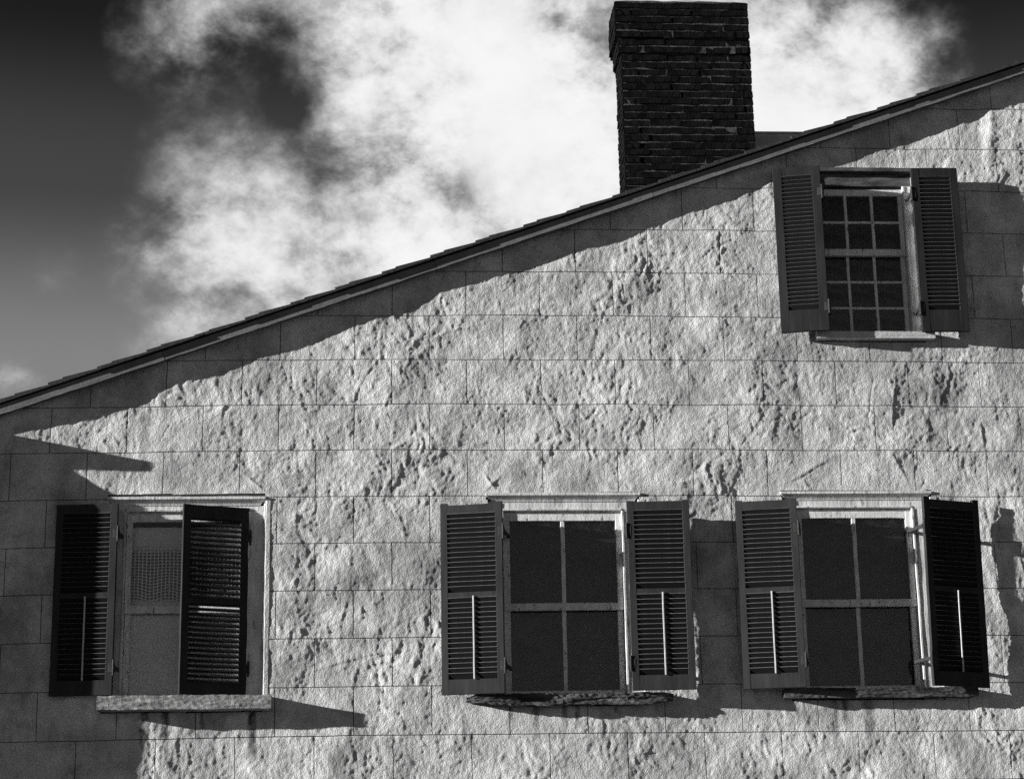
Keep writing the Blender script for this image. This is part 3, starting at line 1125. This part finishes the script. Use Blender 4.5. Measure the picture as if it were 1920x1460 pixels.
def shutter(label, hx, p, dirx, theta, z0, z1, wd, window_obj, rails, stile, pitch, outer=False, rod=True, hinge_z=(0.14, 0.84), roll_=0.0, gap=0.0, paint='shutter'):
    """rails: list of (z low, z high) measured from z0, from bottom to top; the frame is the shutter object itself"""
    th = 0.034
    m = MB()
    sg = dirx
    u = lambda a, b: (min(sg * a, sg * b), max(sg * a, sg * b))
    h = z1 - z0
    a, b = u(0, stile)
    m.plank(a, b, 0, th, 0, h, 0.001)
    a, b = u(wd - stile, wd)
    m.plank(a, b, 0, th, 0, h, 0.001)
    a, b = u(stile - 0.002, wd - stile + 0.002)
    for (c, d_) in rails:
        m.plank(a, b, 0.0015, th - 0.0015, c, d_, 0.001)
    o = m.build('shutter', paint, house)
    o.location = (hx, -p, z0)
    o.rotation_euler = (0, roll_, theta if dirx < 0 else -theta)
    tag(o, label)
    ln = wd - 2 * stile + 0.008
    xc = sg * wd / 2
    me = slat_mesh(ln, 0.064 if not outer else 0.048, rad(59) if not outer else rad(36), outer)
    for i in range(len(rails) - 1):
        lo, hi = rails[i][1], rails[i + 1][0]
        n = int(round((hi - lo) / pitch))
        for k in range(n + 1 if outer else n):
            z = lo + (hi - lo) * ((k + 0.5) if not outer else k) / n
            s_ = new_obj('slat', me, None, o, (xc, th / 2, z + random.uniform(-0.0008, 0.0008)))
            s_.rotation_euler = (random.uniform(-0.03, 0.03), random.uniform(-0.004, 0.004), 0)
        if rod and i == 0:
            mm = MB()
            mm.plank(xc + 0.012 - 0.006, xc + 0.012 + 0.006, -0.016, -0.005, lo - 0.002, hi + 0.018, 0.001, 0.1, 0.002)
            # little staples that hold the rod to every third slat
            for k in range(0, n, 3):
                z = lo + (hi - lo) * (k + 0.5) / n + 0.012
                mm.box(xc + 0.010, xc + 0.014, -0.006, 0.004, z - 0.001, z + 0.001)
            mm.build('tilt_rod', 'rod', o)
    for fz in hinge_z:
        mm = MB()
        z = h * fz
        a, b = u(-0.020 - gap, 0.03)
        yh = -0.004 if not outer else -0.004
        mm.plank(a, b, yh, 0.004, z - 0.035, z + 0.035, 0.001, 0.05, 0.002)
        kx = sg * (-0.007 - gap * 0.5)
        seg = 8
        ringv = [(kx + 0.009 * math.cos(t_ * 2 * math.pi / seg), -0.004 + 0.009 * math.sin(t_ * 2 * math.pi / seg)) for t_ in range(seg)]
        mm.add([(x, y, z - 0.06) for x, y in ringv] + [(x, y, z + 0.06) for x, y in ringv],
               [(i, (i + 1) % seg, seg + (i + 1) % seg, seg + i) for i in range(seg)] + [tuple(range(seg))[::-1], tuple(range(seg, 2 * seg))])
        # strap back to the casing
        a, b = u(-0.022 - gap, -0.004)
        mm.plank(a, b, 0.0, p + CAS_Y + 0.01 if not outer else 0.03, z - 0.014, z + 0.014, 0.001, 0.05, 0.002)
        mm.build('hinge', 'iron', o)
    return o


RW = [(0.0, 0.115), (0.735, 0.785), (1.398, 1.475)]
shutter('shutter folded back in the shade beside the lace curtain window', -1.226, 0.11, -1, rad(-5), 3.388, 4.863, 0.478, w1, RW, 0.056, 0.0395)
shutter('half closed shutter hanging across the lace curtain window', -0.220, -0.022, -1, rad(20), 3.386, 4.850, 0.528, w1,
        [(0.0, 0.100), (0.690, 0.745), (1.355, 1.464)], 0.062, 0.0395, outer=True, rod=False)
shutter('left hand shutter of the window above the broken sill', 1.748, 0.210, -1, rad(-13), 3.362, 4.852, 0.490, w2, RW, 0.056, 0.0395)
shutter('shutter angled out from the wall beside the window above the broken sill', 2.735, 0.160, 1, rad(5), 3.376, 4.858, 0.490, w2, RW, 0.056, 0.0395)
shutter('lighter shutter between the two lower sash windows', 4.075, 0.215, -1, rad(-13), 3.382, 4.866, 0.482, w3, RW, 0.056, 0.0395)
shutter('dark shutter turned from the sun beside the window above the straight sill', 5.072, 0.215, 1, rad(-15), 3.385, 4.878, 0.500, w3, RW, 0.056, 0.0395, roll_=0.018)
R4W = [(0.0, 0.185), (1.338, 1.425)]
shutter('tall louvred shutter left of the small paned window', 4.438, 0.185, -1, rad(-13), 6.262, 7.682, 0.390, w4, R4W, 0.072, 0.0355, rod=False, paint='shutter_dimmed')
shutter('very dark tall shutter right of the small paned window', 5.222, 0.125, 1, rad(2), 6.268, 7.690, 0.388, w4, R4W, 0.066, 0.0355, rod=False, paint='shutter_dimmed')

# ------------------------------------------------------------------ curtains and blinds behind the glass
def cloth(name, x0, x1, z0, z1, y, mat, wave, nw, label, cat, group=None):
    nx, nz_ = 90, 24
    V, F, UV = [], [], []
    for k in range(nz_ + 1):
        z = z0 + (z1 - z0) * k / nz_
        for i in range(nx + 1):
            x = x0 + (x1 - x0) * i / nx
            yy = y + wave * math.sin(i / nx * nw * 2 * math.pi + 0.5 * math.sin(z * 3)) * (0.6 + 0.4 * (z1 - z) / (z1 - z0))
            V.append((x, yy, z))
            UV.append((x, z))
    for k in range(nz_):
        for i in range(nx):
            a = k * (nx + 1) + i
            F.append((a, a + 1, a + nx + 2, a + nx + 1))
    me = bpy.data.meshes.new(name)
    me.from_pydata(V, [], F)
    uvl = me.uv_layers.new(name='UVMap')
    li = np.zeros(len(me.loops), dtype=np.int32)
    me.loops.foreach_get('vertex_index', li)
    uvl.data.foreach_set('uv', np.array(UV, dtype=np.float32)[li].ravel())
    me.update()
    o = new_obj(name, me, mat, None, None, True)
    mod = o.modifiers.new('thickness', 'SOLIDIFY')
    mod.thickness = 0.0012
    return tag(o, label, cat, group)


cloth('lace_curtain', -1.16, -0.25, 4.03, 4.72, 0.128, 'lace', 0.006, 7, 'crocheted lace curtain hanging in the upper sash of the half shuttered window', 'curtain')
cloth('curtain', -1.16, -0.25, 3.36, 4.04, 0.134, 'plain', 0.003, 4, 'plain pale curtain filling the lower sash of the half shuttered window', 'curtain')
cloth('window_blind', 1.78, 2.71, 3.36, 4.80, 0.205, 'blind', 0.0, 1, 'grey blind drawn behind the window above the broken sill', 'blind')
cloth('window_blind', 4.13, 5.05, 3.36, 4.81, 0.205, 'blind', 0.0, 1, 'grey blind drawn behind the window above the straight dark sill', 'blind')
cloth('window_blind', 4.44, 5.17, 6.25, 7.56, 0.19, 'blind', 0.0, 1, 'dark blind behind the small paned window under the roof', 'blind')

# ------------------------------------------------------------------ chimney
CY0, CY1 = 0.34, 0.74
CL0, CL1 = 2.885, 4.020
COURSE = 0.0675
ctop = 9.385
cbot = 7.35
core = MB()
core.box(CL0 + 0.012, CL1 - 0.012, CY0 + 0.005, CY1 - 0.012, cbot - 0.3, ctop - 0.03)
core.box(CL0 - 0.012, CL1 - 0.02, CY0 - 0.020, CY1 + 0.02, ctop - 7 * COURSE + 0.005, ctop - 0.032)
core.box(CL0 - 0.038, CL1 - 0.025, CY0 - 0.044, CY1 + 0.05, ctop - 5 * COURSE + 0.005, ctop - 0.02)
chim = core.build('chimney', 'mortar', house)
tag(chim, 'dark brick chimney with a corbelled top')
brick_cache = []
BRICK_L = 0.272


def brick_mesh(l, dpt, h, seed):
    r_ = random.Random(seed)
    m = MB()
    nx = 4
    V, F = [], []
    ring = [(-dpt / 2, -h / 2), (dpt / 2, -h / 2), (dpt / 2, h / 2), (-dpt / 2, h / 2)]
    for i in range(nx + 1):
        x = -l / 2 + l * i / nx
        for (y, z) in ring:
            e_ = 0.004
            V.append((x + r_.uniform(-e_, e_) * (1 if i in (0, nx) else 0.3), y + r_.uniform(-0.004, 0.004), z + r_.uniform(-0.003, 0.003)))
    for i in range(nx):
        for k in range(4):
            k2 = (k + 1) % 4
            F.append((i * 4 + k, (i + 1) * 4 + k, (i + 1) * 4 + k2, i * 4 + k2))
    F.append((3, 2, 1, 0)[::-1])
    F.append(tuple(nx * 4 + k for k in range(4))[::-1])
    m.add(V, F)
    me = m.mesh('brick')
    bm_ = bmesh.new()
    bm_.from_mesh(me)
    bmesh.ops.recalc_face_normals(bm_, faces=bm_.faces)
    bm_.to_mesh(me)
    bm_.free()
    me.materials.append(MAT['brick'])
    return me


bl_meshes = [brick_mesh(BRICK_L - 0.012, 0.07, COURSE - 0.013, i) for i in range(8)]
hd_meshes = [brick_mesh(0.120, 0.07, COURSE - 0.013, 40 + i) for i in range(5)]


def put_brick(x0, x1, y, z, ry=0.0, side=0):
    l = x1 - x0
    full = l > 0.2
    me = random.choice(bl_meshes if full else hd_meshes)
    o = new_obj('brick', me, None, chim)
    o.scale = (l / ((BRICK_L - 0.012) if full else 0.120), 1, 1)
    if side == 0:
        o.location = ((x0 + x1) / 2, y + 0.035 + random.uniform(-0.009, 0.003), z)
        o.rotation_euler = (random.uniform(-0.03, 0.03), random.uniform(-0.022, 0.022), random.uniform(-0.015, 0.015))
    else:
        o.location = (y + side * -0.035 + random.uniform(-0.003, 0.003), (x0 + x1) / 2, z)
        o.rotation_euler = (0, 0, rad(90) + random.uniform(-0.01, 0.01))


n = int((ctop - cbot) / COURSE)
for c in range(n):
    z = ctop - COURSE * (c + 0.5)
    if c < 5:
        xl, xr, yf = CL0 - 0.050, CL1 - 0.012, CY0 - 0.050
    elif c < 7:
        xl, xr, yf = CL0 - 0.024, CL1 - 0.006, CY0 - 0.025
    else:
        xl, xr, yf = CL0 + 0.0012 * (c - 7) * 0, CL1 - 0.002, CY0
    dl = 0.0
    x = xl + dl
    first = [0.272, 0.136, 0.272, 0.136][c % 4] - (0.0 if c % 2 else 0.05)
    w_ = first
    while x < xr - 0.02:
        e_ = min(x + w_, xr)
        if xr - e_ < 0.07:
            e_ = xr
        put_brick(x + 0.004 + (0 if x > xl else -0.004), e_ - 0.008 + (0.008 if e_ == xr else 0), yf, z + random.uniform(-0.003, 0.003))
        x = e_
        w_ = BRICK_L + random.uniform(-0.02, 0.02)
    # flanks
    y = yf + 0.072
    fl_w = BRICK_L if c % 2 else 0.14
    while y < CY1 - 0.03:
        e_ = min(y + fl_w, CY1)
        if z > rake_z(CL0) + 0.05:
            put_brick(y + 0.005, e_ - 0.007, xl, z, side=-1)
        y = e_
        fl_w = BRICK_L
# thin cap of mortar and the flashings at the foot
cap = MB()
cap.plank(CL0 - 0.042, CL1 - 0.02, CY0 - 0.045, CY1 + 0.04, ctop - 0.02, ctop + 0.014, 0.004, 0.1, 0.01)
cap.build('mortar_cap', 'mortar', chim)
fl = MB()
zb_ = rake_z(CL0) + 0.08
fl.box(CL0 - 0.014, CL0 - 0.006, CY0 - 0.004, CY1, zb_ - 0.1, zb_ + 0.10)
fl.box(CL0 - 0.014, CL0 + 0.09, CY0 - 0.012, CY0 - 0.006, zb_ - 0.1, zb_ + 0.10)
fl.build('flashing', 'flash', chim)
sd = MB()
sd.box(CL1 - 0.01, 5.10, 0.62, 1.15, 7.9, 8.300)
sd.plank(CL1 - 0.02, 5.12, 0.605, 1.17, 8.300, 8.316, 0.001, 0.3, 0.003)
sd.build('roof_saddle', 'flash', roof)

# ------------------------------------------------------------------ unseen wing, its end profile shaped to throw the shade on the left
prof = [(3.0, 0.0), (-0.405, 0.0), (-0.405, 5.06), (-0.37, 5.15), (-0.324, 5.23), (-0.30, 5.262), (-0.264, 5.32), (-0.25, 5.38), (-0.25, 5.44),
        (-0.36, 5.442), (-0.398, 5.46), (-0.398, 5.535), (3.0, 5.535)]
wing = MB()
wing.prism_x(prof, -7.5, -2.60)
tag(wing.build('shade_casting_wing', 'wing'), 'unseen pale wing with a coping, shaped to throw shade on the low end of the house', 'building')

scene.cycles.use_denoising = False          # keeps the grit of the stucco and a little grain
scene.cycles.max_bounces = 6
scene.cycles.transparent_max_bounces = 12
scene.cycles.caustics_reflective = False
scene.cycles.caustics_refractive = False
